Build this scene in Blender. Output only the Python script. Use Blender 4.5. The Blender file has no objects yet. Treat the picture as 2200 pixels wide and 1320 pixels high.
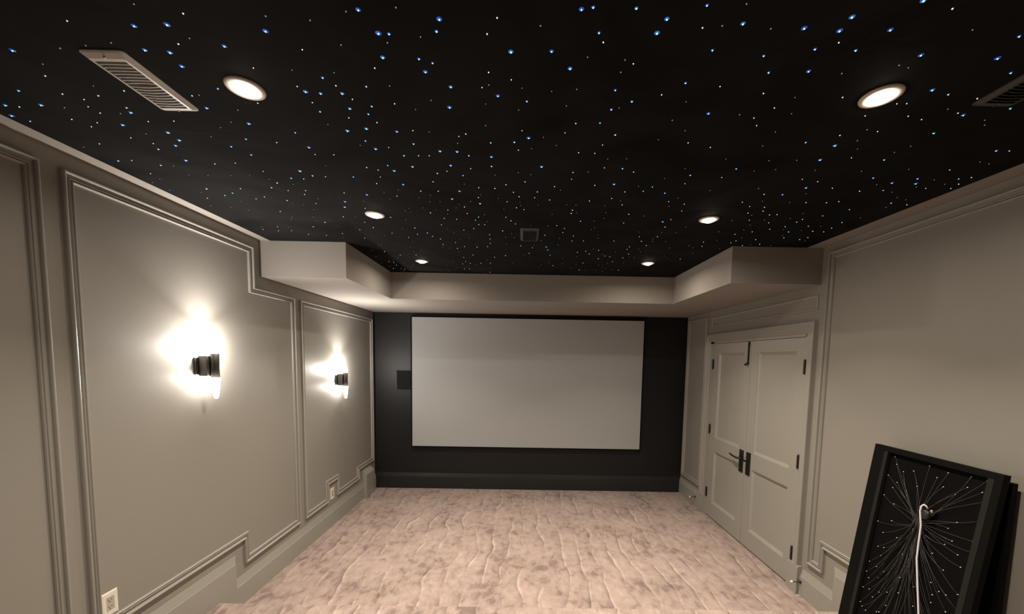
import bpy, bmesh, math, random
from mathutils import Vector, Matrix

SC = bpy.context.scene
COL = SC.collection
random.seed(7)

# ------------------------------------------------------------------ camera
# room frame: X right, Y towards the screen wall, Z up, lower carpet at Z = 0
H_CAM = 1.766
cam_data = bpy.data.cameras.new('camera')
cam = bpy.data.objects.new('camera', cam_data)
COL.objects.link(cam)
R_ = Vector((0.99983534, -0.0047333, 0.01751815))
U_ = Vector((-0.01711333, 0.0751216, 0.99702752))
F_ = Vector((0.00603522, 0.99716315, -0.07502823))
M = Matrix((R_, U_, -F_)).transposed().to_4x4()
M.translation = Vector((0, 0, H_CAM))
cam.matrix_world = M
cam_data.sensor_fit = 'HORIZONTAL'
cam_data.sensor_width = 36.0
cam_data.lens = 826.0 / 2200.0 * 36.0
cam_data.shift_x = -(1126.46 - 1100.0) / 2200.0
cam_data.shift_y = (833.48 - 660.0) / 2200.0
cam_data.clip_start = 0.02
SC.camera = cam

# ------------------------------------------------------------------ world, exposure
world = bpy.data.worlds.new('world')
SC.world = world
world.use_nodes = True
world.node_tree.nodes['Background'].inputs[0].default_value = (0, 0, 0, 1)
world.node_tree.nodes['Background'].inputs[1].default_value = 0.0
SC.view_settings.view_transform = 'Standard'
SC.view_settings.look = 'None'
SC.view_settings.exposure = 0.0
SC.view_settings.gamma = 1.0
SC.view_settings.use_curve_mapping = False
SC.cycles.use_denoising = True
SC.cycles.max_bounces = 8
SC.cycles.diffuse_bounces = 5
SC.cycles.sample_clamp_indirect = 3.0
SC.cycles.caustics_reflective = False
SC.cycles.caustics_refractive = False

DOWN_COL = (1.0, 0.87, 0.70)
DOWN_W = (6.0, 13.0)    # watts of each downlight: wide spill, tighter beam
DOWN_STR = 45.0        # glow of its lens
SCON_COL = (1.0, 0.92, 0.84)
SCON_STR = 14.0
SCON_LED = (600.0, 330.0)   # upper crystal and lower led ring at the mouths of the sleeve

# ------------------------------------------------------------------ room numbers
XL, XR = -1.9654, 2.1694          # side walls
YB, YF = 5.10, -3.2               # screen wall, wall behind the camera
ZC, ZS = 2.6046, 2.3429           # ceiling, soffit underside
PLAT_Y, PLAT_Z = 2.408, 0.145     # raised rear platform

# ------------------------------------------------------------------ materials
def new_mat(name):
    m = bpy.data.materials.new(name)
    m.use_nodes = True
    nt = m.node_tree
    return m, nt, nt.nodes['Principled BSDF']

def mat(name, col, rough=0.5, metal=0.0, spec=0.5, noise=0.0, nscale=20.0, bump=0.0, bscale=200.0):
    m, nt, b = new_mat(name)
    b.inputs['Roughness'].default_value = rough
    b.inputs['Metallic'].default_value = metal
    b.inputs['Specular IOR Level'].default_value = spec
    tc = nt.nodes.new('ShaderNodeTexCoord')
    if noise > 0:
        n = nt.nodes.new('ShaderNodeTexNoise'); n.inputs['Scale'].default_value = nscale
        n.inputs['Detail'].default_value = 4
        nt.links.new(tc.outputs['Object'], n.inputs['Vector'])
        mx = nt.nodes.new('ShaderNodeMix'); mx.data_type = 'RGBA'
        mx.inputs[6].default_value = tuple(c * (1 - noise) for c in col) + (1,)
        mx.inputs[7].default_value = tuple(min(1, c * (1 + noise)) for c in col) + (1,)
        nt.links.new(n.outputs['Fac'], mx.inputs[0])
        nt.links.new(mx.outputs[2], b.inputs['Base Color'])
    else:
        b.inputs['Base Color'].default_value = (*col, 1)
    if bump > 0:
        n2 = nt.nodes.new('ShaderNodeTexNoise'); n2.inputs['Scale'].default_value = bscale
        nt.links.new(tc.outputs['Object'], n2.inputs['Vector'])
        bp = nt.nodes.new('ShaderNodeBump'); bp.inputs['Strength'].default_value = bump
        bp.inputs['Distance'].default_value = 0.002
        nt.links.new(n2.outputs['Fac'], bp.inputs['Height'])
        nt.links.new(bp.outputs['Normal'], b.inputs['Normal'])
    return m

def emit(name, col, strength, sample=True):
    m, nt, b = new_mat(name)
    b.inputs['Base Color'].default_value = (0.02, 0.02, 0.02, 1)
    b.inputs['Emission Color'].default_value = (*col, 1)
    b.inputs['Emission Strength'].default_value = strength
    if not sample:
        m.cycles.emission_sampling = 'NONE'
    return m

M_WALL = mat('greige_paint', (0.285, 0.271, 0.243), 0.42, spec=0.35, noise=0.015, nscale=3, bump=0.05, bscale=120)
M_TRIM = mat('greige_trim_paint', (0.335, 0.323, 0.292), 0.33, spec=0.45, noise=0.01, nscale=5)
M_SOFF = mat('flat_ceiling_paint', (0.30, 0.276, 0.250), 0.8, spec=0.2, noise=0.01, nscale=4)
M_BLKW = mat('black_wall_paint', (0.012, 0.0124, 0.013), 0.45, spec=0.3, noise=0.04, nscale=2)
M_BLKT = mat('black_trim_paint', (0.018, 0.019, 0.020), 0.35, spec=0.4)
M_SCRN = mat('grey_screen_fabric', (0.42, 0.43, 0.435), 0.85, spec=0.1, noise=0.01, nscale=40)
M_VELV = mat('black_velvet', (0.006, 0.006, 0.006), 0.95, spec=0.05)
M_BLKM = mat('matte_black_metal', (0.012, 0.011, 0.010), 0.38, metal=0.0, spec=0.5)
M_DRKM = mat('brushed_dark_metal', (0.075, 0.070, 0.062), 0.35, metal=0.6, spec=0.5, noise=0.25, nscale=60)
M_WHTP = mat('white_plastic', (0.78, 0.76, 0.68), 0.35, spec=0.5)
M_GRYP = mat('beige_plastic', (0.50, 0.45, 0.38), 0.4, spec=0.4)
M_SLOT = mat('dark_slot', (0.015, 0.012, 0.010), 0.7)
M_VENT = mat('white_vent_enamel', (0.52, 0.50, 0.46), 0.4, spec=0.4)
M_VENTB = mat('black_vent_enamel', (0.035, 0.034, 0.033), 0.4, spec=0.4)
M_VENTD = mat('dark_duct', (0.008, 0.008, 0.012), 0.8)
M_RING = mat('white_downlight_ring', (0.55, 0.50, 0.42), 0.5, spec=0.3)
M_SCRW = mat('copper_screw', (0.75, 0.50, 0.36), 0.35, metal=0.7)
M_RUBB = mat('white_rubber', (0.80, 0.78, 0.68), 0.5)
M_PBLK = mat('black_painted_plywood', (0.0035, 0.0035, 0.0032), 0.6, spec=0.10, noise=0.2, nscale=30)
M_PLIP = mat('dark_grey_inner_lip', (0.014, 0.0138, 0.0125), 0.55, spec=0.18, noise=0.3, nscale=14)
M_PFAB = mat('black_back_board', (0.0045, 0.0042, 0.004), 0.85, spec=0.05, noise=0.2, nscale=12)
M_FIBR = mat('clear_grey_fiber', (0.085, 0.085, 0.082), 0.15, spec=0.7)
M_FTIP = mat('pale_fiber_tip', (0.80, 0.80, 0.76), 0.25, spec=0.8)
M_CABL = mat('white_cable', (0.80, 0.78, 0.86), 0.4, spec=0.4)
M_GOLD = mat('brass', (0.85, 0.68, 0.40), 0.2, metal=1.0)
M_GRIL = mat('dark_speaker_cloth', (0.016, 0.016, 0.016), 0.9, spec=0.1)
M_GRIM = mat('dark_grey_speaker_rim', (0.030, 0.031, 0.030), 0.6)
M_LENS = emit('warm_led_lens', DOWN_COL, DOWN_STR)
M_CRYS = emit('lit_crystal', SCON_COL, SCON_STR)
M_LEDU = emit('upper_led', SCON_COL, SCON_LED[0])
M_LEDL = emit('lower_led', SCON_COL, SCON_LED[1])
M_CORE = emit('star_core_cyan', (0.42, 0.82, 1.0), 2.0, False)
M_CORW = emit('star_core_white', (0.80, 0.90, 1.0), 1.05, False)
M_HALB = emit('star_halo_blue', (0.003, 0.10, 0.55), 0.60, False)  # bloom around the bright stars, imitated by a glowing blue disc
M_HALA = emit('star_halo_azure', (0.005, 0.20, 0.55), 0.60, False)
M_FAINT = emit('star_faint', (0.55, 0.56, 0.58), 0.42, False)

# black star ceiling: wrinkled dull cloth
M_STAR, nt, b = new_mat('black_star_panel')
b.inputs['Base Color'].default_value = (0.030, 0.029, 0.0275, 1)
b.inputs['Roughness'].default_value = 0.85
b.inputs['Specular IOR Level'].default_value = 0.03
tc = nt.nodes.new('ShaderNodeTexCoord')
nz = nt.nodes.new('ShaderNodeTexNoise'); nz.inputs['Scale'].default_value = 2.2; nz.inputs['Detail'].default_value = 5
nz.inputs['Distortion'].default_value = 1.2
nt.links.new(tc.outputs['Object'], nz.inputs['Vector'])
bp = nt.nodes.new('ShaderNodeBump'); bp.inputs['Strength'].default_value = 0.5; bp.inputs['Distance'].default_value = 0.02
nt.links.new(nz.outputs['Fac'], bp.inputs['Height']); nt.links.new(bp.outputs['Normal'], b.inputs['Normal'])
cr = nt.nodes.new('ShaderNodeValToRGB')
cr.color_ramp.elements[0].position = 0.3; cr.color_ramp.elements[0].color = (0.0075, 0.0074, 0.0073, 1)
cr.color_ramp.elements[1].position = 0.7; cr.color_ramp.elements[1].color = (0.0145, 0.0143, 0.0140, 1)
nt.links.new(nz.outputs['Fac'], cr.inputs[0]); nt.links.new(cr.outputs[0], b.inputs['Base Color'])

# carpet with flowing sculpted veins
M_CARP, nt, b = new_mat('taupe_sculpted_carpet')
b.inputs['Roughness'].default_value = 0.95
b.inputs['Specular IOR Level'].default_value = 0.08
b.inputs['Sheen Weight'].default_value = 0.25
b.inputs['Sheen Roughness'].default_value = 0.5
N, L = nt.nodes.new, nt.links.new
tc = N('ShaderNodeTexCoord')
sep = N('ShaderNodeSeparateXYZ'); L(tc.outputs['Object'], sep.inputs[0])
def math_(op, a, c=None, v=None):
    n = N('ShaderNodeMath'); n.operation = op
    if isinstance(a, (int, float)): n.inputs[0].default_value = a
    else: L(a, n.inputs[0])
    if c is not None:
        if isinstance(c, (int, float)): n.inputs[1].default_value = c
        else: L(c, n.inputs[1])
    return n.outputs[0]
def noise_(scale, detail=3, sx=1, sy=1, dist=0, off=0):
    mp = N('ShaderNodeMapping'); mp.inputs['Scale'].default_value = (sx, sy, 1); mp.inputs['Location'].default_value = (off, off, 0)
    L(tc.outputs['Object'], mp.inputs[0])
    n = N('ShaderNodeTexNoise'); n.inputs['Scale'].default_value = scale; n.inputs['Detail'].default_value = detail
    n.inputs['Distortion'].default_value = dist
    L(mp.outputs[0], n.inputs['Vector']); return n.outputs['Fac']
def ramp_(fac, stops):
    r = N('ShaderNodeValToRGB'); e = r.color_ramp.elements
    while len(e) < len(stops): e.new(0.5)
    for k, (p, c) in enumerate(stops):
        e[k].position = p; e[k].color = (*c, 1) if isinstance(c, tuple) else (c, c, c, 1)
    L(fac, r.inputs[0]); return r.outputs[0]
warp = math_('MULTIPLY', noise_(0.9, 2, 1, 0.7), 2.4)
warp2 = math_('MULTIPLY', noise_(3.6, 2, 1, 0.6), 1.15)
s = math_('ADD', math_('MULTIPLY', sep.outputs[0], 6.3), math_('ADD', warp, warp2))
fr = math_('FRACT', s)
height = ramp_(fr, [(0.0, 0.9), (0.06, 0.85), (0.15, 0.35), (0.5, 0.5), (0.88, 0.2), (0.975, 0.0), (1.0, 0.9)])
vein_shade = ramp_(fr, [(0.0, 0.80), (0.06, 0.80), (0.14, 0.5), (0.55, 0.52), (0.80, 0.40), (0.93, 0.20), (0.975, 0.05), (1.0, 0.75)])  # lit and shaded flanks of the pile ridges, put into the colour
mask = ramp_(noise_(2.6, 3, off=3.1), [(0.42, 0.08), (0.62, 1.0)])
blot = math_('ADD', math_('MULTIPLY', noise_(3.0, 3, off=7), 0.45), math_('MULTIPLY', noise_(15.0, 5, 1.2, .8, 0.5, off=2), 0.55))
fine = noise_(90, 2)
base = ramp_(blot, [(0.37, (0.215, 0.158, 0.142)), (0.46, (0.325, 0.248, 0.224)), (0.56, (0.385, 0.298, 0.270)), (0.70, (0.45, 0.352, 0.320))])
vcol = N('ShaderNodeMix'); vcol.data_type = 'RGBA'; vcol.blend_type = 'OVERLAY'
L(math_('MULTIPLY', mask, 0.50), vcol.inputs[0]); L(base, vcol.inputs[6]); L(vein_shade, vcol.inputs[7])
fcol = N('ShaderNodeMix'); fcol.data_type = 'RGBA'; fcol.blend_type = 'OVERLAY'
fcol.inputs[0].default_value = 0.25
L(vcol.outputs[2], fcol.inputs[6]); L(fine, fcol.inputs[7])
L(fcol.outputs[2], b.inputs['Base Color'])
hsum = math_('ADD', math_('MULTIPLY', height, mask), math_('MULTIPLY', fine, 0.25))
hsum = math_('ADD', hsum, math_('MULTIPLY', blot, 0.8))
bp = N('ShaderNodeBump'); bp.inputs['Strength'].default_value = 0.28; bp.inputs['Distance'].default_value = 0.006
L(hsum, bp.inputs['Height']); L(bp.outputs['Normal'], b.inputs['Normal'])

# ------------------------------------------------------------------ mesh helpers
def link(name, bm, mats, parent=None, smooth=False, loc=None):
    bmesh.ops.recalc_face_normals(bm, faces=bm.faces)
    me = bpy.data.meshes.new(name)
    bm.to_mesh(me); bm.free()
    for m in (mats if isinstance(mats, (list, tuple)) else [mats]):
        me.materials.append(m)
    if smooth:
        for p in me.polygons: p.use_smooth = True
    o = bpy.data.objects.new(name, me)
    COL.objects.link(o)
    if parent is not None: o.parent = parent
    if loc is not None: o.location = loc
    return o

def struct(name, bm, mats, parent=None, smooth=False):
    o = link(name, bm, mats, parent, smooth)
    if parent is None: o['kind'] = 'structure'
    return o

def tag(o, label, cat, group=None, kind=None):
    if label: o['label'] = label
    if cat: o['category'] = cat
    if group: o['group'] = group
    if kind: o['kind'] = kind
    return o

def thing(name, label, cat, loc=(0, 0, 0), group=None):
    o = bpy.data.objects.new(name, None)
    COL.objects.link(o); o.location = loc; o.empty_display_size = 0.05
    return tag(o, label, cat, group)

def NB(): return bmesh.new()

def quad(bm, pts, mi=0):
    f = bm.faces.new([bm.verts.new(p) for p in pts]); f.material_index = mi; return f

def box(bm, x0, x1, y0, y1, z0, z1, bev=0.0, mi=0):
    r = bmesh.ops.create_cube(bm, size=1.0)
    vs = r['verts']
    for v in vs:
        v.co = Vector((x0 + (v.co.x + .5) * (x1 - x0), y0 + (v.co.y + .5) * (y1 - y0), z0 + (v.co.z + .5) * (z1 - z0)))
    fs = {f for v in vs for f in v.link_faces}
    for f in fs: f.material_index = mi
    if bev > 0:
        es = list({e for v in vs for e in v.link_edges})
        bmesh.ops.bevel(bm, geom=es, offset=bev, segments=2, affect='EDGES', profile=0.6)

def lathe(bm, prof, axis='Z', center=(0, 0, 0), seg=32, mi=0):
    """prof: list of (radius, height along axis)"""
    rings = []
    C = Vector(center)
    ax = {'Z': (Vector((1, 0, 0)), Vector((0, 1, 0)), Vector((0, 0, 1))),
          'X': (Vector((0, 1, 0)), Vector((0, 0, 1)), Vector((1, 0, 0))),
          'Y': (Vector((1, 0, 0)), Vector((0, 0, 1)), Vector((0, 1, 0)))}[axis]
    for r, h in prof:
        if r < 1e-6:
            rings.append([bm.verts.new(C + ax[2] * h)])
        else:
            rings.append([bm.verts.new(C + ax[0] * r * math.cos(2 * math.pi * k / seg) + ax[1] * r * math.sin(2 * math.pi * k / seg) + ax[2] * h) for k in range(seg)])
    for a, b2 in zip(rings, rings[1:]):
        for k in range(seg):
            k2 = (k + 1) % seg
            if len(a) == 1 and len(b2) == 1: continue
            if len(a) == 1: f = bm.faces.new([a[0], b2[k], b2[k2]])
            elif len(b2) == 1: f = bm.faces.new([a[k], a[k2], b2[0]])
            else: f = bm.faces.new([a[k], a[k2], b2[k2], b2[k]])
            f.material_index = mi
    return rings

def tube(bm, pts, rad, seg=6, mi=0, cap=True):
    pts = [Vector(p) for p in pts]
    rads = rad if isinstance(rad, (list, tuple)) else [rad] * len(pts)
    rings = []
    prev = None
    for i, p in enumerate(pts):
        t = (pts[min(i + 1, len(pts) - 1)] - pts[max(i - 1, 0)]).normalized()
        ref = prev if prev is not None else (Vector((0, 0, 1)) if abs(t.z) < .9 else Vector((1, 0, 0)))
        u = (ref - t * ref.dot(t)).normalized(); v = t.cross(u); prev = u
        rings.append([bm.verts.new(p + (u * math.cos(2 * math.pi * k / seg) + v * math.sin(2 * math.pi * k / seg)) * rads[i]) for k in range(seg)])
    for a, b2 in zip(rings, rings[1:]):
        for k in range(seg):
            f = bm.faces.new([a[k], a[(k + 1) % seg], b2[(k + 1) % seg], b2[k]]); f.material_index = mi
    if cap:
        f = bm.faces.new(rings[0][::-1]); f.material_index = mi
        f = bm.faces.new(rings[-1]); f.material_index = mi

# wall frames: (along, up, off) -> world
def LW(a, z, o): return Vector((XL + o, a, z))
def RW(a, z, o): return Vector((XR - o, a, z))
def BW(a, z, o): return Vector((a, YB - o, z))

def area2(poly): return sum(p[0] * q[1] - q[0] * p[1] for p, q in zip(poly, poly[1:] + poly[:1]))

def inset(poly, d, closed=True):
    out = []
    n = len(poly)
    for i in range(n):
        p = Vector(poly[i])
        if closed or 0 < i < n - 1:
            a = Vector(poly[i - 1]); c = Vector(poly[(i + 1) % n])
            e1 = (p - a).normalized(); e2 = (c - p).normalized()
            n1 = Vector((-e1.y, e1.x)); n2 = Vector((-e2.y, e2.x))
            out.append(p + (n1 + n2) * (d / (1 + n1.dot(n2))))
        else:
            e1 = (Vector(poly[1]) - p).normalized() if i == 0 else (p - Vector(poly[-2])).normalized()
            out.append(p + Vector((-e1.y, e1.x)) * d)
    return out

PROF = [(0, 0), (0, .014), (.0025, .020), (.006, .0225), (.010, .021), (.0125, .015), (.0135, .006), (.026, .005),
        (.0275, .0110), (.030, .0135), (.0325, .0115), (.034, .0060), (.0355, .0060), (.0370, .0115), (.040, .0140), (.043, .0115), (.045, .006), (.045, 0)]
PROF_S = [(0, 0), (0, .007), (.003, .010), (.008, .010), (.012, .006), (.016, .005), (.018, 0)]

def sweep(bm, poly, frame, prof=PROF, closed=True):
    poly = [tuple(p) for p in poly]
    if closed and area2(poly) < 0: poly = poly[::-1]
    rows = []
    for d, h in prof:
        ring = inset(poly, d, closed)
        rows.append([bm.verts.new(frame(p[0], p[1], h)) for p in ring])
    n = len(poly)
    for r0, r1 in zip(rows, rows[1:]):
        for i in range(n if closed else n - 1):
            j = (i + 1) % n
            bm.faces.new([r0[i], r0[j], r1[j], r1[i]])
    if not closed:
        bm.faces.new([r[0] for r in rows]); bm.faces.new([r[-1] for r in rows][::-1])

trim_count = [0]
def trim(bm, mats=None):
    trim_count[0] += 1
    return struct('trim_%d' % trim_count[0], bm, mats or M_TRIM)

# ------------------------------------------------------------------ floor, walls, ceiling
bm = NB()
X0, X1 = XL - .1, XR + .1
# one carpeted mesh: lower floor, riser with rounded nosing, upper platform
prof = [(YB + .1, -.1), (YB + .1, 0), (PLAT_Y, 0)]
r = 0.016
prof += [(PLAT_Y, PLAT_Z - r)]
for k in range(1, 6):
    a = math.pi / 2 * k / 5
    prof.append((PLAT_Y - r + r * math.cos(a), PLAT_Z - r + r * math.sin(a)))
prof += [(YF - .1, PLAT_Z), (YF - .1, -.1)]
for k in range(len(prof)):
    p, q = prof[k], prof[(k + 1) % len(prof)]
    quad(bm, [(X0, p[0], p[1]), (X1, p[0], p[1]), (X1, q[0], q[1]), (X0, q[0], q[1])])
for X in (X0, X1):
    bm.faces.new([bm.verts.new((X, y, z)) for y, z in prof])
bmesh.ops.remove_doubles(bm, verts=bm.verts, dist=1e-5)
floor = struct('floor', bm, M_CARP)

bm = NB(); box(bm, XL - .1, XL, YF, YB, 0, ZC + .1)
struct('wall_left', bm, M_WALL)
# right wall around the double-door opening
DY0, DY1, DZ1 = 2.914, 4.338, 1.972
bm = NB()
box(bm, XR, XR + .1, YF, DY0, 0, ZC + .1)
box(bm, XR, XR + .1, DY1, YB, 0, ZC + .1)
box(bm, XR, XR + .1, DY0, DY1, DZ1, ZC + .1)
struct('wall_right', bm, M_WALL)
bm = NB(); box(bm, XL - .1, XR + .1, YB, YB + .1, 0, ZC + .1)
struct('wall_back', bm, M_BLKW)
bm = NB(); box(bm, XL - .1, XR + .1, YF - .1, YF, 0, ZC + .1)
struct('wall_front', bm, M_WALL)

# ceiling: painted margins and the black star panels
SL, SR, NL, NR, MY = -1.3243, 1.5063, 2.9265, 2.8426, 3.9132
KL, KR = XL + .0858, XR - .1227
bm = NB()
quad(bm, [(KL, YF, ZC), (KR, YF, ZC), (KR, NR, ZC), (SR, NR, ZC), (SR, MY, ZC), (SL, MY, ZC), (SL, NL, ZC), (KL, NL, ZC)], 1)
quad(bm, [(XL, YF, ZC), (KL, YF, ZC), (KL, NL, ZC), (XL, NL, ZC)], 0)
quad(bm, [(KR, YF, ZC), (XR, YF, ZC), (XR, NR, ZC), (KR, NR, ZC)], 0)
box(bm, XL - .1, XR + .1, YF - .1, YB + .1, ZC + .002, ZC + .1)
ceiling = struct('ceiling', bm, [M_SOFF, M_STAR])

# U-shaped soffit
bm = NB()
out = [(XL, NL), (SL, NL), (SL, MY), (SR, MY), (SR, NR), (XR, NR), (XR, YB), (XL, YB)]
bm.faces.new([bm.verts.new((x, y, ZS)) for x, y in out])
bm.faces.new([bm.verts.new((x, y, ZC + .001)) for x, y in out])
for p, q in zip(out, out[1:] + out[:1]):
    quad(bm, [(*p, ZS), (*q, ZS), (*q, ZC + .001), (*p, ZC + .001)])
bmesh.ops.remove_doubles(bm, verts=bm.verts, dist=1e-5)
o = struct('soffit', bm, M_SOFF)

# ------------------------------------------------------------------ panel mouldings
panels = [
    (LW, [(-.10, 2.532), (1.612, 2.532), (1.612, .447), (-.10, .447)]),
    (LW, [(1.690, 2.532), (2.843, 2.532), (2.843, 2.247), (3.338, 2.247), (3.338, .272), (2.655, .272), (2.655, .447), (1.690, .447)]),
    (LW, [(3.425, 2.245), (5.030, 2.245), (5.030, .388), (4.575, .388), (4.575, .276), (4.028, .276), (4.028, .450), (3.842, .450), (3.842, .270), (3.425, .270)]),
    (RW, [(-.60, 2.552), (1.05, 2.552), (1.05, .452), (-.60, .452)]),
    (RW, [(1.15, 2.552), (2.768, 2.552), (2.768, .275), (2.618, .275), (2.618, .455), (1.15, .455)]),
    (RW, [(4.520, 2.286), (5.040, 2.286), (5.040, .267), (4.520, .267)]),
]
for fr_, poly in panels:
    bm = NB(); sweep(bm, poly, fr_)
    if fr_ is LW and poly[0][0] == 3.425:
        sweep(bm, [(4.985, .395), (4.985, .30), ][::-1], LW, [(0, 0), (0, .012), (.010, .0225), (.018, .009), (.040, .012), (.045, 0)], closed=False) if False else None
    trim(bm)
bm = NB(); sweep(bm, [(2.850, 2.272), (4.440, 2.272), (4.440, 2.165), (2.850, 2.165)], RW, PROF_S)
trim(bm)

# ------------------------------------------------------------------ baseboards
def baseboard(name, frame, segs, mats, zb=0.0):
    """segs: list of (top polyline, inner polyline, floor polygon) in wall coordinates"""
    bm = NB()
    T, I = .023, .001
    for top, inn, flat in segs:
        for k in range(len(top) - 1):
            a, b_, c, d = top[k], top[k + 1], inn[k + 1], inn[k]
            quad(bm, [frame(*a, 0), frame(*b_, 0), frame(*b_, I), frame(*a, I)])
            quad(bm, [frame(*a, I), frame(*b_, I), frame(*c, T - .007), frame(*d, T - .007)])
            quad(bm, [frame(*d, T - .007), frame(*c, T - .007), frame(*c, T), frame(*d, T)])
        bm.faces.new([bm.verts.new(frame(y, z, T)) for y, z in flat])
        ya, yb = top[0][0], top[-1][0]
        za, zbq = flat[0][1], flat[-1][1]
        quad(bm, [frame(ya, za, 0), frame(*top[0], 0), frame(*top[0], I), frame(ya, za, T)])
        quad(bm, [frame(yb, zbq, 0), frame(*top[-1], 0), frame(*top[-1], I), frame(yb, zbq, T)])
    return struct(name, bm, mats)

baseboard('baseboard_left', LW, [(
    [(YF, .373), (2.578, .373), (2.578, .200), (YB, .200)],
    [(YF, .323), (2.553, .323), (2.553, .147), (YB, .147)],
    [(YF, 0), (YF, .323), (2.553, .323), (2.553, .147), (YB, .147), (YB, 0)])], M_TRIM)
baseboard('baseboard_right', RW, [
    ([(YF, .380), (2.535, .380), (2.535, .202), (2.818, .202)],
     [(YF, .331), (2.505, .331), (2.505, .150), (2.818, .150)],
     [(YF, 0), (YF, .331), (2.505, .331), (2.505, .150), (2.818, .150), (2.818, 0)]),
    ([(4.485, .202), (YB, .202)], [(4.485, .150), (YB, .150)], [(4.485, 0), (4.485, .150), (YB, .150), (YB, 0)])], M_TRIM)
baseboard('baseboard_back', BW, [
    ([(XL + .02, .207), (XR - .02, .207)], [(XL + .02, .160), (XR - .02, .160)], [(XL + .02, 0), (XL + .02, .160), (XR - .02, .160), (XR - .02, 0)])], M_BLKT)

# ------------------------------------------------------------------ door casing
CAS = [(0, 0), (0, .030), (.004, .034), (.022, .034), (.028, .030), (.034, .030), (.040, .024), (.062, .022), (.068, .018), (.080, .018), (.086, .014), (.088, .0)]
bm = NB()
sweep(bm, [(2.842, .21), (2.842, 2.080), (4.500, 2.080), (4.500, .21)][::-1], RW, CAS, closed=False)
trim(bm)
bm = NB()   # flat jamb liner between casing and leaves
for (y0, y1, z0, z1) in ((4.338, 4.413, .0, 1.992), (2.914, 2.932, .0, 1.992), (2.914, 4.413, 1.972, 1.994)):
    box(bm, XR - .016, XR, y0, y1, z0, z1)
trim(bm)
for (y0, y1) in ((2.818, 2.936), (4.392, 4.505)):      # plinth blocks
    bm = NB()
    box(bm, XR - .040, XR, y0, y1, 0, .205, .0)
    quadz = [RW(y0, .205, .040), RW(y1, .205, .040), RW(y1, .222, .030), RW(y0, .222, .030)]
    box(bm, XR - .033, XR, y0 + .003, y1 - .003, .205, .216, .003)
    trim(bm)

# ------------------------------------------------------------------ door leaves
def door_leaf(n, y0, y1, label):
    F = .013                                           # face proud of the wall plane
    ys = [y0 + .0015, y0 + .113, y1 - .113, y1 - .0015]
    zs = [.014, .180, .770, .922, 1.862, 1.968]
    bm = NB()
    for i in range(3):
        for j in range(5):
            ya, yb, za, zb = ys[i], ys[i + 1], zs[j], zs[j + 1]
            if i == 1 and j in (1, 3):
                w, dpt = .020, .0155
                O = [(ya, za), (yb, za), (yb, zb), (ya, zb)]
                I = [(ya + w, za + w), (yb - w, za + w), (yb - w, zb - w), (ya + w, zb - w)]
                J = [(ya + w + .003, za + w + .003), (yb - w - .003, za + w + .003), (yb - w - .003, zb - w - .003), (ya + w + .003, zb - w - .003)]
                for k in range(4):
                    k2 = (k + 1) % 4
                    quad(bm, [RW(*O[k], F), RW(*O[k2], F), RW(*O[k2], F - .003), RW(*O[k], F - .003)])
                    quad(bm, [RW(*O[k], F - .003), RW(*O[k2], F - .003), RW(*I[k2], F - dpt), RW(*I[k], F - dpt)])
                    quad(bm, [RW(*I[k], F - dpt), RW(*I[k2], F - dpt), RW(*J[k2], F - dpt - .003), RW(*J[k], F - dpt - .003)])
                quad(bm, [RW(*p, F - dpt - .003) for p in J])
            else:
                quad(bm, [RW(ya, za, F), RW(yb, za, F), RW(yb, zb, F), RW(ya, zb, F)])
    ya, yb, za, zb = ys[0], ys[-1], zs[0], zs[-1]
    B = -.025
    quad(bm, [RW(ya, za, B), RW(yb, za, B), RW(yb, zb, B), RW(ya, zb, B)])
    for a, c in (((ya, za), (yb, za)), ((yb, za), (yb, zb)), ((yb, zb), (ya, zb)), ((ya, zb), (ya, za))):
        quad(bm, [RW(*a, F), RW(*c, F), RW(*c, B), RW(*a, B)])
    bmesh.ops.remove_doubles(bm, verts=bm.verts, dist=1e-5)
    o = struct('door_%d' % n, bm, M_TRIM)
    o['label'] = label
    return o

YM = 3.629
d1 = door_leaf(1, YM, DY1, 'greige two-panel door leaf nearer the screen wall, with black lever handle')
d2 = door_leaf(2, DY0, YM, 'greige two-panel door leaf nearer the camera, with black handle plate')

def child(name, bm, m, parent, smooth=False, label=None):
    o = link(name, bm, m, parent, smooth)
    if label: o['label'] = label
    return o

def hinge(parent, y):
    for z in (1.742, 1.008, .277):
        bm = NB()
        lathe(bm, [(0, -.058), (.005, -.056), (.0085, -.050), (.0085, .050), (.005, .056), (0, .058)], 'Z', (XR - .022, y, z), 14)
        box(bm, XR - .0175, XR - .0135, y - .012, y + .012, z - .048, z + .048)
        child('hinge', bm, M_BLKM, parent, label='black hinge')
hinge(d1, 4.334); hinge(d2, 2.919)

# left leaf: plate, lever; right leaf: plate, short thumb knob; flush bolt on top
def plate(parent, yc):
    bm = NB(); box(bm, XR - .021, XR - .013, yc - .033, yc + .033, .700, .918, .003)
    return child('handle_plate', bm, M_BLKM, parent, label='tall black rectangular handle plate')
p1 = plate(d1, 3.683)
p2 = plate(d2, 3.568)
bm = NB()
lathe(bm, [(0, -.070), (.010, -.070), (.010, -.021), (.020, -.021)], 'X', (XR, 3.683, .838), 18)
tube(bm, [(XR - .062, 3.683, .838), (XR - .064, 3.70, .838), (XR - .064, 3.76, .842), (XR - .060, 3.815, .850)], [.0095, .0095, .0085, .0075], 12)
child('lever', bm, M_BLKM, d1, True, 'black door lever')
bm = NB()
lathe(bm, [(0, -.068), (.008, -.068), (.010, -.062), (.010, -.050), (.007, -.046), (.007, -.021)], 'X', (XR, 3.568, .838), 18)
tube(bm, [(XR - .060, 3.568, .838), (XR - .060, 3.568, .868)], [.006, .0045], 10)
child('thumb_turn', bm, M_BLKM, d2, True, 'short black knob on a stem')
bm = NB()
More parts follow.
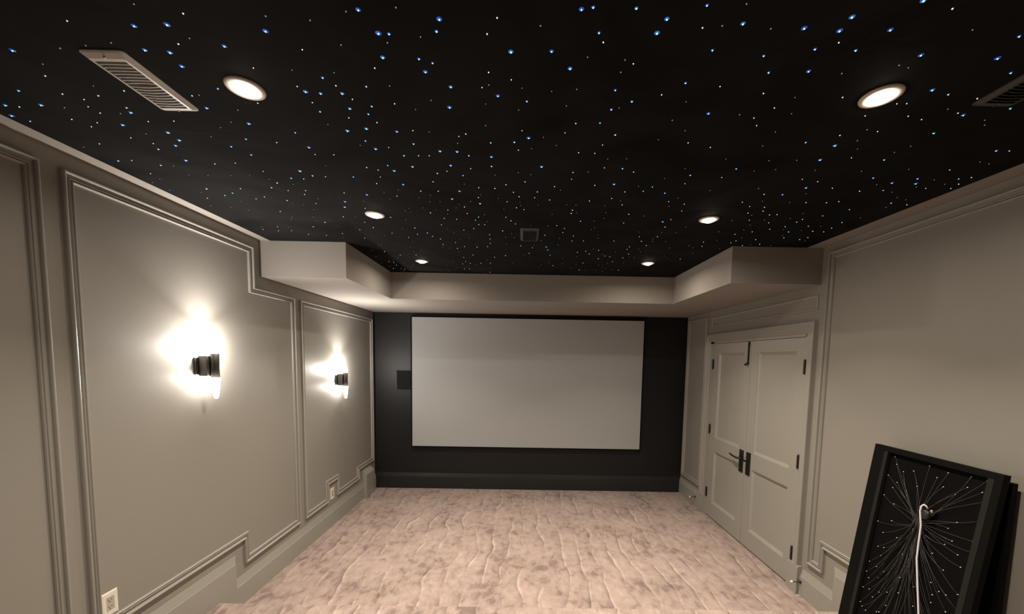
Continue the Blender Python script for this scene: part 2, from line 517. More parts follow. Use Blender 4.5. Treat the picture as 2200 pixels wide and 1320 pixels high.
box(bm, XR - .026, XR - .013, 3.655, 3.668, 1.760, 1.966, .003)
box(bm, XR - .024, XR - .013, 3.650, 3.673, 1.925, 1.955, .002)
child('surface_bolt', bm, M_BLKM, d1, label='long black surface bolt at the top')
bm = NB(); tube(bm, [(XR - .030, 3.655, 1.752), (XR - .033, 3.690, 1.746)], .008, 12)
lathe(bm, [(0, -.042), (.010, -.040), (.010, -.013)], 'X', (XR, 3.662, 1.756), 14)
child('bolt_knob', bm, M_BLKM, d1, True)

# ------------------------------------------------------------------ door stops
def door_stop(y, z, label, off):
    t = thing('door_stop', label, 'door stop', (XR - off, y, z), 'door stops beside the double door')
    bm = NB(); lathe(bm, [(0, 0), (.013, 0), (.013, -.004), (.008, -.010), (.0045, -.016), (.0042, -.060), (0, -.060)], 'X', (0, 0, 0), 18)
    child('stem', bm, M_BLKM, t, True, 'thin black stem with flared foot')
    bm = NB(); lathe(bm, [(0, -.060), (.0085, -.060), (.0095, -.066), (.009, -.074), (.005, -.078), (0, -.079)], 'X', (0, 0, 0), 18)
    child('bumper', bm, M_RUBB, t, True, 'white rubber tip')
door_stop(4.585, .118, 'black door stop with white tip, on the baseboard between the black wall and the doors', .022)
door_stop(2.800, .108, 'black door stop with white tip, on the baseboard beside the near door casing', .022)

# ------------------------------------------------------------------ corner box, wall outlets
bm = NB()
pts = [(4.675, .0), (4.925, .0)]
xo = XL + .062
vb = {}
for k, (y) in enumerate((4.675, 4.925)):
    for nm, (x, z) in {'a': (XL, 0), 'b': (xo, 0), 'c': (xo, .298), 'd': (XL + .012, .350), 'e': (XL, .352)}.items():
        vb[nm, k] = bm.verts.new((x, y, z))
for p, q in ('ab', 'bc', 'cd', 'de', 'ea'):
    bm.faces.new([vb[p, 0], vb[q, 0], vb[q, 1], vb[p, 1]])
for k in (0, 1): bm.faces.new([vb[c, k] for c in 'abcde'])
bmesh.ops.bevel(bm, geom=list(bm.edges), offset=.003, segments=2, affect='EDGES')
tag(link('boxed_cover', bm, M_TRIM), 'greige boxed-in cover standing against the left wall baseboard in the screen wall corner', 'box')

def outlet(y, z, label):
    t = thing('wall_outlet', label, 'outlet', (XL, y, z))
    bm = NB()
    W, Hh = .0365, .059
    O = [(-W, -Hh), (W, -Hh), (W, Hh), (-W, Hh)]
    I = [(-W + .006, -Hh + .006), (W - .006, -Hh + .006), (W - .006, Hh - .006), (-W + .006, Hh - .006)]
    J = [(-.0175, -.034), (.0175, -.034), (.0175, .034), (-.0175, .034)]
    P = lambda p, o: Vector((o, p[0], p[1]))
    for k in range(4):
        k2 = (k + 1) % 4
        quad(bm, [P(O[k], 0), P(O[k2], 0), P(O[k2], .004), P(O[k], .004)])
        quad(bm, [P(O[k], .004), P(O[k2], .004), P(I[k2], .0065), P(I[k], .0065)])
        quad(bm, [P(I[k], .0065), P(I[k2], .0065), P(J[k2], .0065), P(J[k], .0065)])
        quad(bm, [P(J[k], .0065), P(J[k2], .0065), P(J[k2], .003), P(J[k], .003)])
    child('cover_plate', bm, M_WHTP, t, label='white bevelled cover plate')
    bm = NB(); box(bm, .001, .0055, -.0168, .0168, -.0333, .0333, .001)
    rc = child('receptacle', bm, M_GRYP, t, label='beige duplex receptacle with slots')
    bm = NB()
    for zc in (.017, -.017):
        for dy, h in ((-.0065, .0045), (.0065, .0035)):
            box(bm, .0045, .0060, dy - .0012, dy + .0012, zc + .003 - h, zc + .003 + h)
        lathe(bm, [(0, .0045), (.0026, .0045), (.0026, .0060), (0, .0060)], 'X', (0, 0, zc - .0075), 10)
    child('slots', bm, M_SLOT, rc)
outlet(1.773, .558, 'white duplex wall outlet inside the large left wall panel near the camera')
outlet(3.932, .326, 'white wall outlet in the notch of the far left wall panel')

# ------------------------------------------------------------------ screen and speaker on the black wall
SX0, SX1, SZ0, SZ1, SY = -1.443, 1.577, .587, 2.282, 5.040
t = thing('projection_screen', 'wide pale grey projection screen in a thin black frame on the black wall', 'screen', ((SX0 + SX1) / 2, YB - .003, (SZ0 + SZ1) / 2))
ox, oy, oz = t.location
bm = NB(); box(bm, SX0 - ox, SX1 - ox, SY + .001 - oy, SY + .010 - oy, SZ0 - oz, SZ1 - oz)
child('screen_surface', bm, M_SCRN, t, label='pale grey screen surface')
bm = NB(); w = .013
for x0, x1, z0, z1 in ((SX0 - w, SX0, SZ0 - w, SZ1 + w), (SX1, SX1 + w, SZ0 - w, SZ1 + w), (SX0, SX1, SZ1, SZ1 + w), (SX0, SX1, SZ0 - w, SZ0)):
    box(bm, x0 - ox, x1 - ox, SY - .004 - oy, SY + .035 - oy, z0 - oz, z1 - oz)
child('screen_frame', bm, M_VELV, t, label='thin black frame')
for x in (SX0 + .4, SX1 - .4):
    for z in (SZ0 + .02, SZ1 - .10):
        bm = NB(); box(bm, x - .04 - ox, x + .04 - ox, SY + .010 - oy, 0, z - oz, z + .06 - oz)
        child('mounting_bracket', bm, M_BLKM, t)

t = thing('wall_speaker', 'black square wall speaker half hidden behind the left edge of the screen', 'speaker', (-1.53, YB, 1.455))
bm = NB()
hw = .127
for x0, x1, z0, z1 in ((-hw - .008, -hw, -hw - .008, hw + .010), (hw, hw + .008, -hw - .008, hw + .010), (-hw, hw, hw, hw + .010), (-hw, hw, -hw - .008, -hw)):
    box(bm, x0, x1, -.008, 0, z0, z1, .001)
child('speaker_rim', bm, M_GRIM, t, label='thin dark grey rim')
bm = NB(); box(bm, -hw + .0005, hw - .0005, -.006, -.0005, -hw + .0005, hw - .0005)
child('speaker_grille', bm, M_GRIL, t, label='black cloth grille')

# ------------------------------------------------------------------ sconces
def sconce(y, dz, label):
    t = thing('wall_sconce', label, 'wall lamp', (XL, y, 1.69 + dz))
    bm = NB(); box(bm, .0005, .014, -.062, .062, -.055, .050, .003)
    child('back_plate', bm, M_DRKM, t, label='square dark metal back plate')
    bm = NB(); box(bm, .014, .064, -.044, .044, -.062, .060, .003)
    child('arm', bm, M_DRKM, t, label='dark metal block arm')
    bm = NB(); lathe(bm, [(0, -.074), (.021, -.074), (.0235, -.071), (.0235, .073), (.021, .076), (0, .076)], 'Z', (.079, 0, 0), 28)
    child('crystal_holder', bm, M_DRKM, t, True, 'dark metal sleeve holding the crystals')
    for s, nm in ((1, 'upper'), (-1, 'lower')):
        bm = NB()
        pr = [(0, .0765), (.021, .0765), (.0225, .082), (.0225, .110), (.019, .150), (.014, .185), (.009, .200), (0, .204)]
        if s > 0: pr = [(0, .0785), (.021, .0785), (.0225, .084), (.0225, .100), (.019, .122), (.013, .136), (0, .140)]
        lathe(bm, [(r_, s * h_) for r_, h_ in pr], 'Z', (.079, 0, 0), 20)
        child('crystal', bm, M_LEDU if s > 0 else M_CRYS, t, True, 'glowing tapered %s crystal' % nm)
        if s > 0:
            ld = bpy.data.lights.new('sconce_fill', 'AREA')
            ld.shape = 'DISK'; ld.size = .025; ld.energy = 6.0; ld.color = SCON_COL; ld.spread = math.radians(118)  # added uplight above the crystal, tilted off the wall to brighten the soffit
            lo = bpy.data.objects.new('sconce_fill', ld); COL.objects.link(lo); lo.parent = t
            lo.location = (.085, 0, .145); lo.rotation_euler = (math.pi, math.radians(24), 0)
        if s < 0:
            bm = NB()
            lathe(bm, [(.0212, -.0745), (.0245, -.0745), (.0245, -.0950), (.0228, -.0950)], 'Z', (.079, 0, 0), 24)
            child('led_ring', bm, M_LEDL, t, True, 'bright ring of light at the lower mouth of the sleeve')
sconce(2.372, 0.0, 'dark metal wall sconce with glowing crystals on the large left wall panel')
sconce(4.110, -.178, 'dark metal wall sconce with glowing crystals on the far left wall panel near the screen')

# ------------------------------------------------------------------ downlights
def downlight(x, y, label=None, seen=True):
    t = thing('recessed_downlight', label or 'recessed warm downlight', 'ceiling light', (x, y, ZC), 'recessed downlights in the star ceiling')
    bm = NB()
    lathe(bm, [(.0330, .000), (.0330, -.003), (.036, -.0055), (.050, -.0050), (.0545, -.0030), (.0555, 0)], 'Z', (0, 0, 0), 40)
    child('trim_ring', bm, M_RING, t, True, 'pale flat trim ring')
    bm = NB()
    lathe(bm, [(.0328, -.0010), (.0320, -.0060), (.028, -.0110), (.020, -.0145), (.010, -.0162), (0, -.0166)], 'Z', (0, 0, 0), 32)
    child('lens', bm, M_LENS, t, True, 'glowing warm white lens')
    for w_, sp_, z_ in ((DOWN_W[0], 168, -.0172), (DOWN_W[1], 112, -.0176)):
        ld = bpy.data.lights.new('downlight_lamp', 'AREA')
        ld.shape = 'DISK'; ld.size = .040; ld.energy = w_; ld.color = DOWN_COL; ld.spread = math.radians(sp_)
        lo = bpy.data.objects.new('downlight_lamp', ld); COL.objects.link(lo); lo.parent = t; lo.location = (0, 0, z_)
downlight(-.892, 1.289, 'glowing recessed downlight beside the long ceiling vent, nearest on the left')
downlight(1.107, 1.262, 'glowing recessed downlight nearest the camera on the right side')
downlight(-.891, 2.360, 'glowing recessed downlight second from the screen in the left row')
downlight(1.085, 2.330, 'glowing recessed downlight second from the screen in the right row')
downlight(-.897, 3.450, 'glowing recessed downlight in the left row closest to the screen wall')
downlight(1.064, 3.370, 'glowing recessed downlight in the right row closest to the screen wall')

# ------------------------------------------------------------------ ceiling registers
def rrect(x0, x1, y0, y1, r, seg=5):
    out = []
    for cx, cy, a0 in ((x1 - r, y1 - r, 0), (x0 + r, y1 - r, 90), (x0 + r, y0 + r, 180), (x1 - r, y0 + r, 270)):
        for k in range(seg + 1):
            a = math.radians(a0 + 90 * k / seg)
            out.append((cx + r * math.cos(a), cy + r * math.sin(a)))
    return out

def register(xc, yc, label, dark=False):
    t = thing('ceiling_vent', label, 'vent', (xc, yc, ZC))
    mv = M_VENTB if dark else M_VENT
    W, Ln = .063, .131
    wi, li = .045, .103
    bm = NB()
    rings = [(rrect(-W, W, -Ln, Ln, .012), 0), (rrect(-W, W, -Ln, Ln, .012), -.003), (rrect(-W + .004, W - .004, -Ln + .004, Ln - .004, .010), -.006),
             (rrect(-wi - .007, wi + .007, -li - .010, li + .010, .006), -.012), (rrect(-wi, wi, -li, li, .003), -.0125), (rrect(-wi, wi, -li, li, .003), -.002)]
    vs = [[bm.verts.new((x, y, z)) for x, y in pl] for pl, z in rings]
    n = len(vs[0])
    for a, b_ in zip(vs, vs[1:]):
        for k in range(n):
            bm.faces.new([a[k], a[(k + 1) % n], b_[(k + 1) % n], b_[k]])
    child('vent_frame', bm, mv, t, label='black frame' if dark else 'white enamelled frame')
    bm = NB()
    quad(bm, [(-wi, -li, -.001), (wi, -li, -.001), (wi, li, -.001), (-wi, li, -.001)])
    child('duct_backing', bm, M_VENTD, t)
    for k in range(15):
        y = -li + .0125 + k * (2 * li - .025) / 14
        bm = NB()
        m = 8
        cols = []
        for j in range(m + 1):
            x = -wi + 2 * wi * j / m
            bow = .004 * math.sin(math.pi * j / m) * (1 if k > 6 else -.2)
            cols.append([bm.verts.new((x, y + bow + dy, z)) for dy, z in ((-.0011, -.012), (.0011, -.012), (.0014, -.0035), (-.0002, -.0035))])
        for a, b_ in zip(cols, cols[1:]):
            for q in range(4):
                bm.faces.new([a[q], a[(q + 1) % 4], b_[(q + 1) % 4], b_[q]])
        bm.faces.new(cols[0]); bm.faces.new(cols[-1][::-1])
        child('louver', bm, mv, t)
    for y in (-Ln + .014, Ln - .014):
        bm = NB(); lathe(bm, [(.0035, -.010), (.0035, -.0125), (.002, -.0138), (0, -.014)], 'Z', (0, y, 0), 12)
        child('screw', bm, mv if dark else M_SCRW, t, True, None if dark else 'copper coloured screw head')
register(-1.193, 1.274, 'long white slotted ceiling vent beside the near left downlight')
register(1.484, 1.161, 'black slotted ceiling vent at the right edge, beside the near right downlight', True)
register(.035, 2.664, 'small black ceiling vent in the middle of the star ceiling', True)

# ------------------------------------------------------------------ fiber optic stars (world position in mm: x,y)
STARS = """B:-1445,1153 -1015,1062 -925,1056 -1064,1141 -1001,1148 -1013,1199 -1791,1398 -1663,1393 -829,1121 -682,1069 -413,1001 -662,1304 -592,1302 -706,1297 -1096,1390 -601,1377 -221,1022 -389,1068 -407,1149 -300,1200 -46,1119 65,1114 -259,1359 -237,1261 -93,1297 127,986 340,1007 330,1048 532,1015 123,1175 782,990 691,1024 784,1029 907,1023 807,1165 1063,1099 908,944 1278,1104 1233,1229 -1847,1457 -1495,1499 -1389,1424 -1368,1543 -1371,1595 -1421,1635 -1484,1755 -1012,1475 -668,1507 -591,1491 -878,1628 -1031,1831 -1628,2042 -824,2075 -1019,2248 -1260,2502 -982,2172 -483,1505 -350,1636 -281,1637 -500,1769 -594,1810 -596,1947 -387,2107 -144,1672 -332,2009 -245,2161 9,1529 69,1746 -328,1751 -609,1629 614,1362 422,1899 830,2379 1186,1537 1210,1642 1339,1895 1688,1829 1800,1831 1458,1342
b:-1646,1321 -1407,1337 -1376,1397 -980,1291 -619,1233 -501,1267 -712,1396 -521,1362 -362,1069 -271,1165 0,1320 -306,1151 -236,1058 154,980 257,980 182,1051 477,1222 274,1259 340,1310 283,1352 420,968 497,1098 645,1113 697,1173 876,1088 766,1087 1245,1033 1301,1246 1568,1304 1378,1154 -1793,1770 -1519,1665 -1637,1802 -1095,1576 -1195,1633 -1158,1695 -1376,1778 -997,1874 -1114,1903 -1215,1957 -1278,2012 -1594,2119 -1530,2087 -1390,2127 -1296,2170 -1122,2039 -808,1877 -708,1783 -627,1571 -549,1404 -873,1525 -1004,2488 -227,1510 -138,1566 -237,1665 -607,1761 -444,1586 -403,1825 -288,1841 -440,2013 -529,2017 -32,2060 -2,1891 -150,1751 -46,1559 -337,2210 -549,2308 -413,2403 -276,2360 -85,2411 -810,2393 -509,1676 60,1998 260,1426 331,1496 423,1747 612,1918 912,1728 212,1790 741,1794 266,2226 265,2275 696,1983 337,2395 1060,1519 1149,1469 1279,1973 1894,2047 1759,1783 1465,1631 1875,2332 1561,1785 1469,1445 1824,1548 -715,2576 -657,2673 -596,2799 -604,2930 -1023,3252 -330,2564 -890,3240 -417,3208 -478,3488 -246,3267 -145,2600 -383,3481 -988,2584 -153,3211 163,2945 180,3021 207,3168 336,2787 774,2899 822,3096 749,3332 820,2763 613,3251 568,3008 877,2468 1683,2512 1822,2491 -1669,2687 -1383,2592
w:-1173,1051 -854,1022 -950,1117 -1519,1333 -1477,1358 -1296,1311 -1506,1396 -1474,1251 -1752,1405 -804,1199 -620,1127 -719,1273 -595,1266 -571,1328 -713,1349 -1093,1328 -900,1358 -77,1014 -106,1062 -445,1189 -114,1196 -140,1260 -48,1224 -439,1346 199,1080 299,1151 424,1275 438,1029 587,1233 811,1064 736,1259 992,1269 814,1326 1187,1293 1217,1291 995,962 1409,1261 -1820,1488 -1502,1430 -1576,1488 -1626,1514 -1550,1584 -1726,1633 -1728,1764 -1376,1474 -1278,1468 -1499,1622 -1763,1886 -1649,1471 -988,1596 -627,1427 -882,1681 -804,1681 -1279,1768 -1205,1840 -1057,1907 -940,1880 -1448,2031 -1720,2160 -1455,2156 -1213,2042 -1154,2086 -1436,2334 -1157,2204 -934,2056 -1097,2400 -909,2259 -537,1451 -421,1496 -256,1527 -552,1615 -448,1674 -403,1672 -355,1803 -244,1774 -442,1910 -16,1482 -31,1615 -723,1941 -671,2083 -230,1964 -151,1968 -94,1926 -60,2009 141,1935 128,2093 49,2069 -439,2261 -336,2308 -487,2393 -301,2414 -113,2356 -6,2232 -48,2207 -680,1872 -665,1805 -245,2081 -97,2128 175,1432 343,1743 480,1775 333,1912 448,2059 339,2096 621,1538 720,1566 891,1809 523,2139 214,1855 143,1490 213,1624 279,1627 298,1565 752,1877 583,1967 495,1978 754,2085 848,2113 873,2205 863,2338 603,2413 595,2269 1136,2073 779,1380 814,1422 1141,1356 1262,1441 1321,1620 1617,2041 1345,1830 1259,1810 1463,1892 1757,2141 1686,2236 1385,2238 1206,2126 1315,2185 1290,2133 1462,2062 1566,2058 1616,1918 1719,1905 1993,2064 1892,1874 1250,2217 1321,2325 1423,2231 1614,2296 1188,1974 1284,1353 1346,1369 1459,2361 1612,2340 1429,1332 1874,1547 1938,1777 1994,1826 2007,1870 1978,1762 1813,1701 -902,2692 -732,2704 -639,2743 -815,2777 -528,2508 -400,2600 -289,2491 -252,2490 -239,2684 -243,2782 -250,2881 -277,2963 -358,2987 -452,2975 -504,2879 -514,3027 -58,2464 -27,2927 -507,3293 -509,3427 -550,3516 -562,3707 -514,3701 -298,3469 -1244,3746 -1193,3476 -1162,3508 -1171,3609 -1145,3769 -1120,3157 -330,3831 137,2672 252,2612 331,2675 416,2782 628,2770 414,3073 474,3037 514,3114 648,3162 694,3188 806,3210 774,2964 776,2665 896,2658 886,2862 256,3512 514,3659 877,3643 39,3125 61,2973 201,2481 254,2530 510,3400 1376,2578 1457,2524 1536,2471 1599,2421 1574,2679 1664,2780 1562,2817 1458,2713 1447,2758 1252,2753 1289,2854 1897,2498 1892,2429 1883,2615 1861,2660 1734,2631 1730,2405 1278,3213 -1760,2668 -1623,2605 -1577,2681 -1503,2754 -1385,2766 -1251,2718 -1138,2815 -1096,2632
f:-952,999 -1421,1202 -1298,1141 -1214,1129 -1596,1404 -1133,1118 -1372,1291 -1067,1324 -652,1024 -445,1006 -547,1033 -505,1108 -694,1204 -574,1211 -903,1097 -995,1397 -319,992 31,1034 -282,1076 -376,1097 -427,1262 -313,1325 -377,1373 -136,1337 -16,1259 -27,1364 77,1270 -118,1248 166,1131 272,1138 154,1259 131,1338 307,1343 514,1305 272,1184 484,1022 510,962 609,1027 907,1170 845,1274 1039,1135 1073,1143 1107,1017 1374,1313 -1462,1554 -1770,1940 -1431,1430 -1585,1807 -1838,2066 -1820,1660 -1845,1981 -1071,1467 -1136,1502 -1221,1564 -1499,1892 -1588,1891 -1387,1886 -1296,1882 -1228,1918 -1144,1970 -1110,2137 -1286,2201 -1237,2222 -1564,2197 -1686,2285 -1614,2323 -1218,2294 -1422,2426 -1287,2415 -722,1469 -661,1603 -886,1775 -1024,2399 -1691,2085 -1787,2265 -1449,2461 -1301,2476 -875,2158 -147,1455 -268,1574 65,1521 22,1602 118,1575 -33,1803 24,1818 -140,1830 -295,1928 -723,2040 -640,2008 -719,2123 -492,2064 -560,2097 -516,2149 -459,2145 -362,2176 -293,2133 -387,2228 -229,2045 -141,2086 -119,2231 -24,2175 -28,2131 71,2165 157,2291 -656,2248 -689,2285 -657,2298 -576,2237 -452,2318 -508,2260 -727,2428 -236,2320 -231,2435 -362,1502 341,1669 419,1664 507,1402 577,1461 500,1521 826,1650 693,1736 638,1829 783,2038 779,2146 225,2151 276,2155 432,2153 501,2086 460,2252 294,2261 468,2342 417,2391 279,1783 690,2292 1224,2336 903,1943 721,1364 543,1912 174,1973 890,1353 914,1548 903,1456 1007,1655 1118,1648 1083,1727 999,1744 1121,1911 1385,1958 1378,2064 1231,2056 1254,1727 1240,1500 1216,1432 1452,1574 1471,1529 1638,1702 1456,1726 1634,1847 1778,1922 1860,1980 1926,2003 1920,2102 1835,1863 1552,2206 1290,2249 1406,2318 1538,2288 1289,1555 1917,2255 1558,1365 1589,1391 1842,1790 1934,1830 1860,1631 1913,1644 -801,2595 -976,2751 -1070,2955 -1100,2978 -505,2584 -475,2655 -388,2764 -451,2795 -622,2990 -573,3025 -523,3134 -880,3140 -815,3112 -617,3428 -706,3607 -717,3711 -723,3798 -532,3614 -629,3676 -1250,3320 -1283,3537 -1250,3668 -1169,3734 -1199,3808 -1182,3857 -1010,3578 -1072,3514 -1054,3669 -809,3499 -362,2921 -131,2739 -87,2653 -74,2736 -133,2889 -392,3719 -384,3839 -318,3665 -313,3360 -430,3553 -101,3452 -817,2879 -874,3027 -1080,3359 -1201,3125 -1145,3439 38,2490 118,2790 71,2898 246,2883 242,2735 442,2503 492,2644 505,2711 429,2543 145,2488 2,3183 53,3248 149,3495 127,3594 332,3438 456,3454 430,3594 425,3195 590,3494 672,3663 659,3473 705,3529 748,3590 719,3391 619,3122 574,3677 736,3692 810,3629 853,3367 850,3173 895,3195 894,3022 860,2960 746,2570 881,2706 898,2761 893,2569 322,3261 216,3406 521,2970 706,3039 988,2570 1004,2458 1072,2911 1300,3037 1242,2893 1193,2848 1327,2712 1386,2494 1373,2404 1622,2472 1694,2584 1802,2401 1463,2652 1605,2792 1754,2799 1155,3182 1117,3136 987,2757 1249,2536 1446,2908 1915,2684 1742,2481 -1738,2621 -1555,2610 -1214,2580 -1286,2808 -1213,2470"""
pos = {}
for line in STARS.splitlines():
    k, rest = line.split(':')
    pos[k] = [tuple(int(v) / 1000 for v in p.split(',')) for p in rest.split()]

def dome(bm, x, y, r, h, seg, mi, z0=0.0):
    lathe(bm, [(r, z0), (r * .92, z0 - h * .5), (r * .55, z0 - h * .9), (0, z0 - h)], 'Z', (x, y, 0), seg, mi)

def star_proto(rc, rh, mcore, mhalo):
    bm = NB()
    mats = [mcore]
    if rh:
        mats.append(mhalo)
        lathe(bm, [(rh, -.0002), (rh * .8, -.0012), (rc * .9, -.0014)], 'Z', (0, 0, 0), 14, 1)  # painted glow halo: emissive disc around the core, no real part
    dome(bm, 0, 0, rc, rc * 1.3, 10, 0, -.0004)
    return link('star_light', bm, mats, None, True)
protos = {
    'B': [star_proto(.0026, .0078, M_CORE, M_HALB), star_proto(.0027, .0072, M_CORE, M_HALA)],
    'b': [star_proto(.0023, .0048, M_CORE, M_HALB), star_proto(.0023, .0046, M_CORE, M_HALA)],
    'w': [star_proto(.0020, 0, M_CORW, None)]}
LAB = {'B': ('large bright blue fiber optic star in the black ceiling', 'large blue stars of the ceiling'),
       'b': ('small blue-white fiber optic star in the black ceiling', 'small blue stars of the ceiling'),
       'w': ('tiny white fiber optic star in the black ceiling', 'tiny white stars of the ceiling')}
used = set()
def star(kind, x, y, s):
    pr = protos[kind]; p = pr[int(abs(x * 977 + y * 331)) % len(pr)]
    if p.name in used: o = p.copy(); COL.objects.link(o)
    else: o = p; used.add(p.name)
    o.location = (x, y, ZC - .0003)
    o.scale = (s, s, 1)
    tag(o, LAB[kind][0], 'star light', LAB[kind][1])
whites = sorted(pos['w'], key=lambda p: p[1])
near = whites[:300 - len(pos['B']) - len(pos['b'])]
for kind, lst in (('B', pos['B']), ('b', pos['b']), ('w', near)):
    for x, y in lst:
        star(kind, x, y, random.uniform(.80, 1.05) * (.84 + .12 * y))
bm = NB()
for x, y in whites[len(near):]:
    dome(bm, x, y, random.uniform(.0019, .0023) * (.8 + .15 * y), .003, 8, 1, -.0004)
for x, y in pos['f']:
    dome(bm, x, y, random.uniform(.0014, .0020) * (.8 + .15 * y), .0025, 8, 0, -.0004)
o = link('star_field', bm, [M_FAINT, M_CORW], None, True, (0, 0, ZC - .0003))
tag(o, 'faint tiny fiber optic stars scattered thickly over the black ceiling', 'star lights', kind='stuff')

# ------------------------------------------------------------------ star panel leaning on the right wall
TL = Vector((2.0849, 2.2208, 1.3062))
E = Vector((-0.02969563, -0.99955899, 0)); D_ = Vector((-0.12650387, 0.00375827, -0.99195899)); Nn = Vector((-0.99152153, 0.02945685, 0.12655968))
BWd, BLn = .6225, 1.1700
t = thing('leaning_star_panel', 'black framed fiber optic star panel, open back to the room, leaning on the right wall', 'panel', TL)
Mb = Matrix((E, D_, Nn)).transposed().to_4x4(); Mb.translation = TL
t.matrix_world = Mb
# local frame: x across, y down the panel, z out of it
T = .030
def rail(name, x0, x1, y0, y1, z0, z1, m, label=None):
    bm = NB(); box(bm, x0, x1, y0, y1, z0, z1, .0015)
    return child(name, bm, m, t, label=label)
rail('side_rail', 0, .066, 0, BLn, -T, 0, M_PBLK)
rail('side_rail', BWd - .030, BWd, 0, BLn, -T, 0, M_PBLK)
rail('top_rail', .066, BWd - .030, 0, .030, -T, 0, M_PBLK)
rail('bottom_rail', .066, BWd - .030, BLn - .030, BLn, -T, 0, M_PBLK)
rail('inner_lip', .066, .088, .030, BLn - .030, -.020, .001, M_PLIP, 'dark grey inner lip')
rail('inner_lip', BWd - .055, BWd - .030, .030, BLn - .030, -.020, .001, M_PLIP, 'dark grey inner lip')
rail('back_board', .066, BWd - .030, .030, BLn - .030, -T, -.0225, M_PFAB)
PZ = -.0225
HUB = Vector((.321, .330, -.006))
tips = [(0.114, 0.048), (0.132, 0.087), (0.098, 0.16), (0.177, 0.116), (0.23, 0.097), (0.302, 0.049), (0.392, 0.058), (0.489, 0.046), (0.551, 0.046), (0.484, 0.099), (0.544, 0.102), (0.558, 0.141), (0.476, 0.272), (0.556, 0.232), (0.385, 0.13), (0.443, 0.148), (0.348, 0.095), (0.099, 0.275), (0.165, 0.303), (0.139, 0.219), (0.156, 0.184), (0.264, 0.169), (0.097, 0.431), (0.142, 0.479), (0.174, 0.396), (0.446, 0.315), (0.553, 0.328), (0.558, 0.378), (0.509, 0.415), (0.531, 0.463), (0.474, 0.365), (0.448, 0.395), (0.405, 0.462), (0.467, 0.514), (0.545, 0.587), (0.555, 0.656), (0.515, 0.692), (0.501, 0.618), (0.428, 0.6), (0.47, 0.62), (0.309, 0.584), (0.282, 0.662), (0.357, 0.666), (0.27, 0.54), (0.221, 0.471), (0.248, 0.471), (0.164, 0.556), (0.131, 0.566), (0.158, 0.606), (0.101, 0.671), (0.148, 0.677), (0.097, 0.733), (0.118, 0.761), (0.17, 0.73), (0.194, 0.681), (0.097, 0.829), (0.10, 0.917), (0.116, 0.934), (0.163, 0.848), (0.235, 0.774), (0.244, 0.844), (0.216, 0.901), (0.292, 0.741), (0.375, 0.759), (0.448, 0.691), (0.446, 0.652)]
for _ in range(20):
    tips.append((random.uniform(.12, .55), random.uniform(.80, 1.10)))
rnd = random.Random(3)
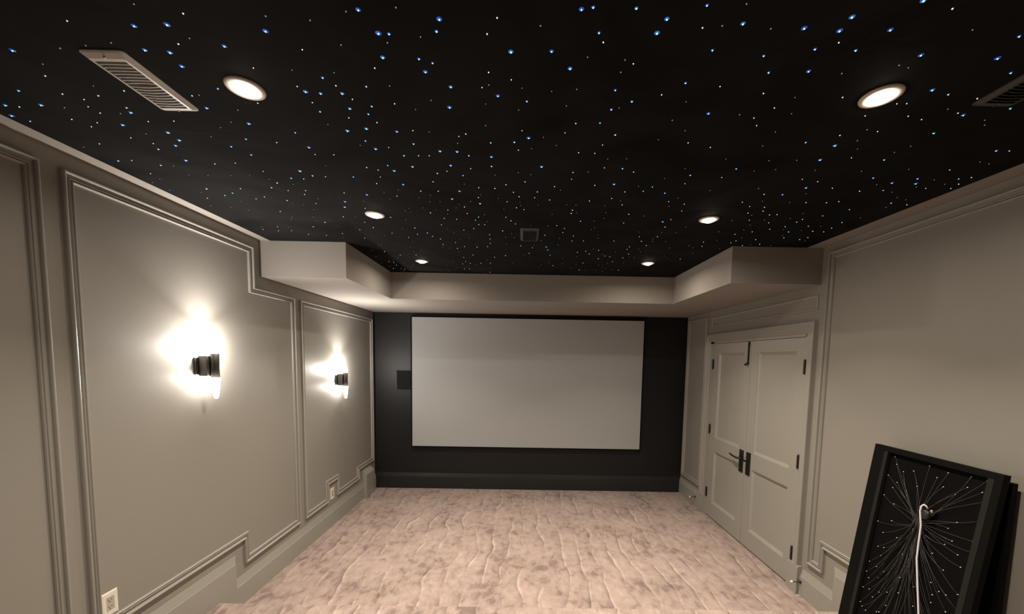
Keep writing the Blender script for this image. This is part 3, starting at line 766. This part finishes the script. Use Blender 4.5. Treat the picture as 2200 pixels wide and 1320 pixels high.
for k, (tx, ty) in enumerate(tips):
    P1 = Vector((tx, ty, PZ + .0015))
    d = P1 - HUB; ln = d.length
    side = Vector((-d.y, d.x, 0)).normalized()
    st = HUB + Vector((rnd.uniform(-.022, .022), rnd.uniform(.0, .035), rnd.uniform(-.004, .004)))
    sgn = (1 if tx < .321 else -1) * (1 if ty < .33 else -1)
    bul = ln * rnd.uniform(.02, .16) * sgn
    lift = min(.018, .004 + ln * rnd.uniform(.01, .05))
    c1 = st + d * .35 + side * bul * .9 + Vector((0, 0, lift))
    c2 = st + d * .75 + side * bul * .5 + Vector((0, 0, lift * .6))
    pts = []
    for i in range(11):
        u = i / 10
        pts.append(st * (1 - u) ** 3 + c1 * 3 * u * (1 - u) ** 2 + c2 * 3 * u * u * (1 - u) + P1 * u ** 3)
    for p in pts: p.z = max(p.z, PZ + .001)
    bm = NB(); tube(bm, pts, .00072, 5)
    f = child('optic_fiber', bm, M_FIBR, t, True)
    bm = NB(); lathe(bm, [(0, .0035), (.0020, .0028), (.0024, .001), (.0024, -.001), (0, -.001)], 'Z', P1, 8)
    child('fiber_tip', bm, M_FTIP, f, True, 'pale glinting glue dot')
bm = NB()
for dx in (-.008, .002, .010):
    tube(bm, [HUB + Vector((dx, -.004, .004)), HUB + Vector((dx * 2.2, .05, .010)), HUB + Vector((dx * 5 - .02, .15, .012)), HUB + Vector((dx * 8 - .05, .28, .004)), HUB + Vector((dx * 10 - .07, .42, -.006))], [.007, .006, .004, .003, .0012], 8)
child('fiber_bundle', bm, M_PLIP, t, True, 'grey gathered fiber bundle')
bm = NB()
lathe(bm, [(0, .012), (.020, .012), (.026, .006), (.027, -.018), (0, -.018)], 'Z', (.352, .288, 0), 28)
child('connector_housing', bm, M_BLKM, t, True, 'round black connector')
for cx, cy in ((.322, .262), (.375, .262)):
    bm = NB()
    lathe(bm, [(0, .003), (.007, .002), (.009, -.002), (.009, -.0215), (0, -.0215)], 'Z', (cx, cy, 0), 18)
    child('brass_fitting', bm, M_GOLD, t, True, 'small shiny brass fitting')
bm = NB()
cab = [(0.362, 0.256, .004), (0.358, 0.243, .012), (0.350, 0.240, .016), (0.342, 0.250, .016), (0.338, 0.276, .014), (0.345, 0.31, .012), (0.353, 0.345, .010), (0.356, 0.39, .008), (0.358, 0.439, .006), (0.364, 0.514, .004), (0.388, 0.617, .002), (0.425, 0.764, 0), (0.447, 0.86, 0), (.46, 1.0, 0), (.462, 1.130, 0)]
tube(bm, cab, .0040, 10)
child('white_cable', bm, M_CABL, t, True, 'white cable looping out of the connector and hanging down')

# a second flat panel stands behind it, against the wall
bm = NB()
vs = []
for x0, x1, z in ((2.100, 2.124, PLAT_Z), (2.116, 2.140, 1.266)):
    vs.append([bm.verts.new((x, y, z)) for x, y in ((x0, 1.606), (x1, 1.606), (x1, 2.190), (x0, 2.190))])
bm.faces.new(vs[0][::-1]); bm.faces.new(vs[1])
for k in range(4): bm.faces.new([vs[0][k], vs[0][(k + 1) % 4], vs[1][(k + 1) % 4], vs[1][k]])
tag(link('black_board', bm, M_PBLK), 'plain black board standing against the right wall, behind the framed star panel', 'board')
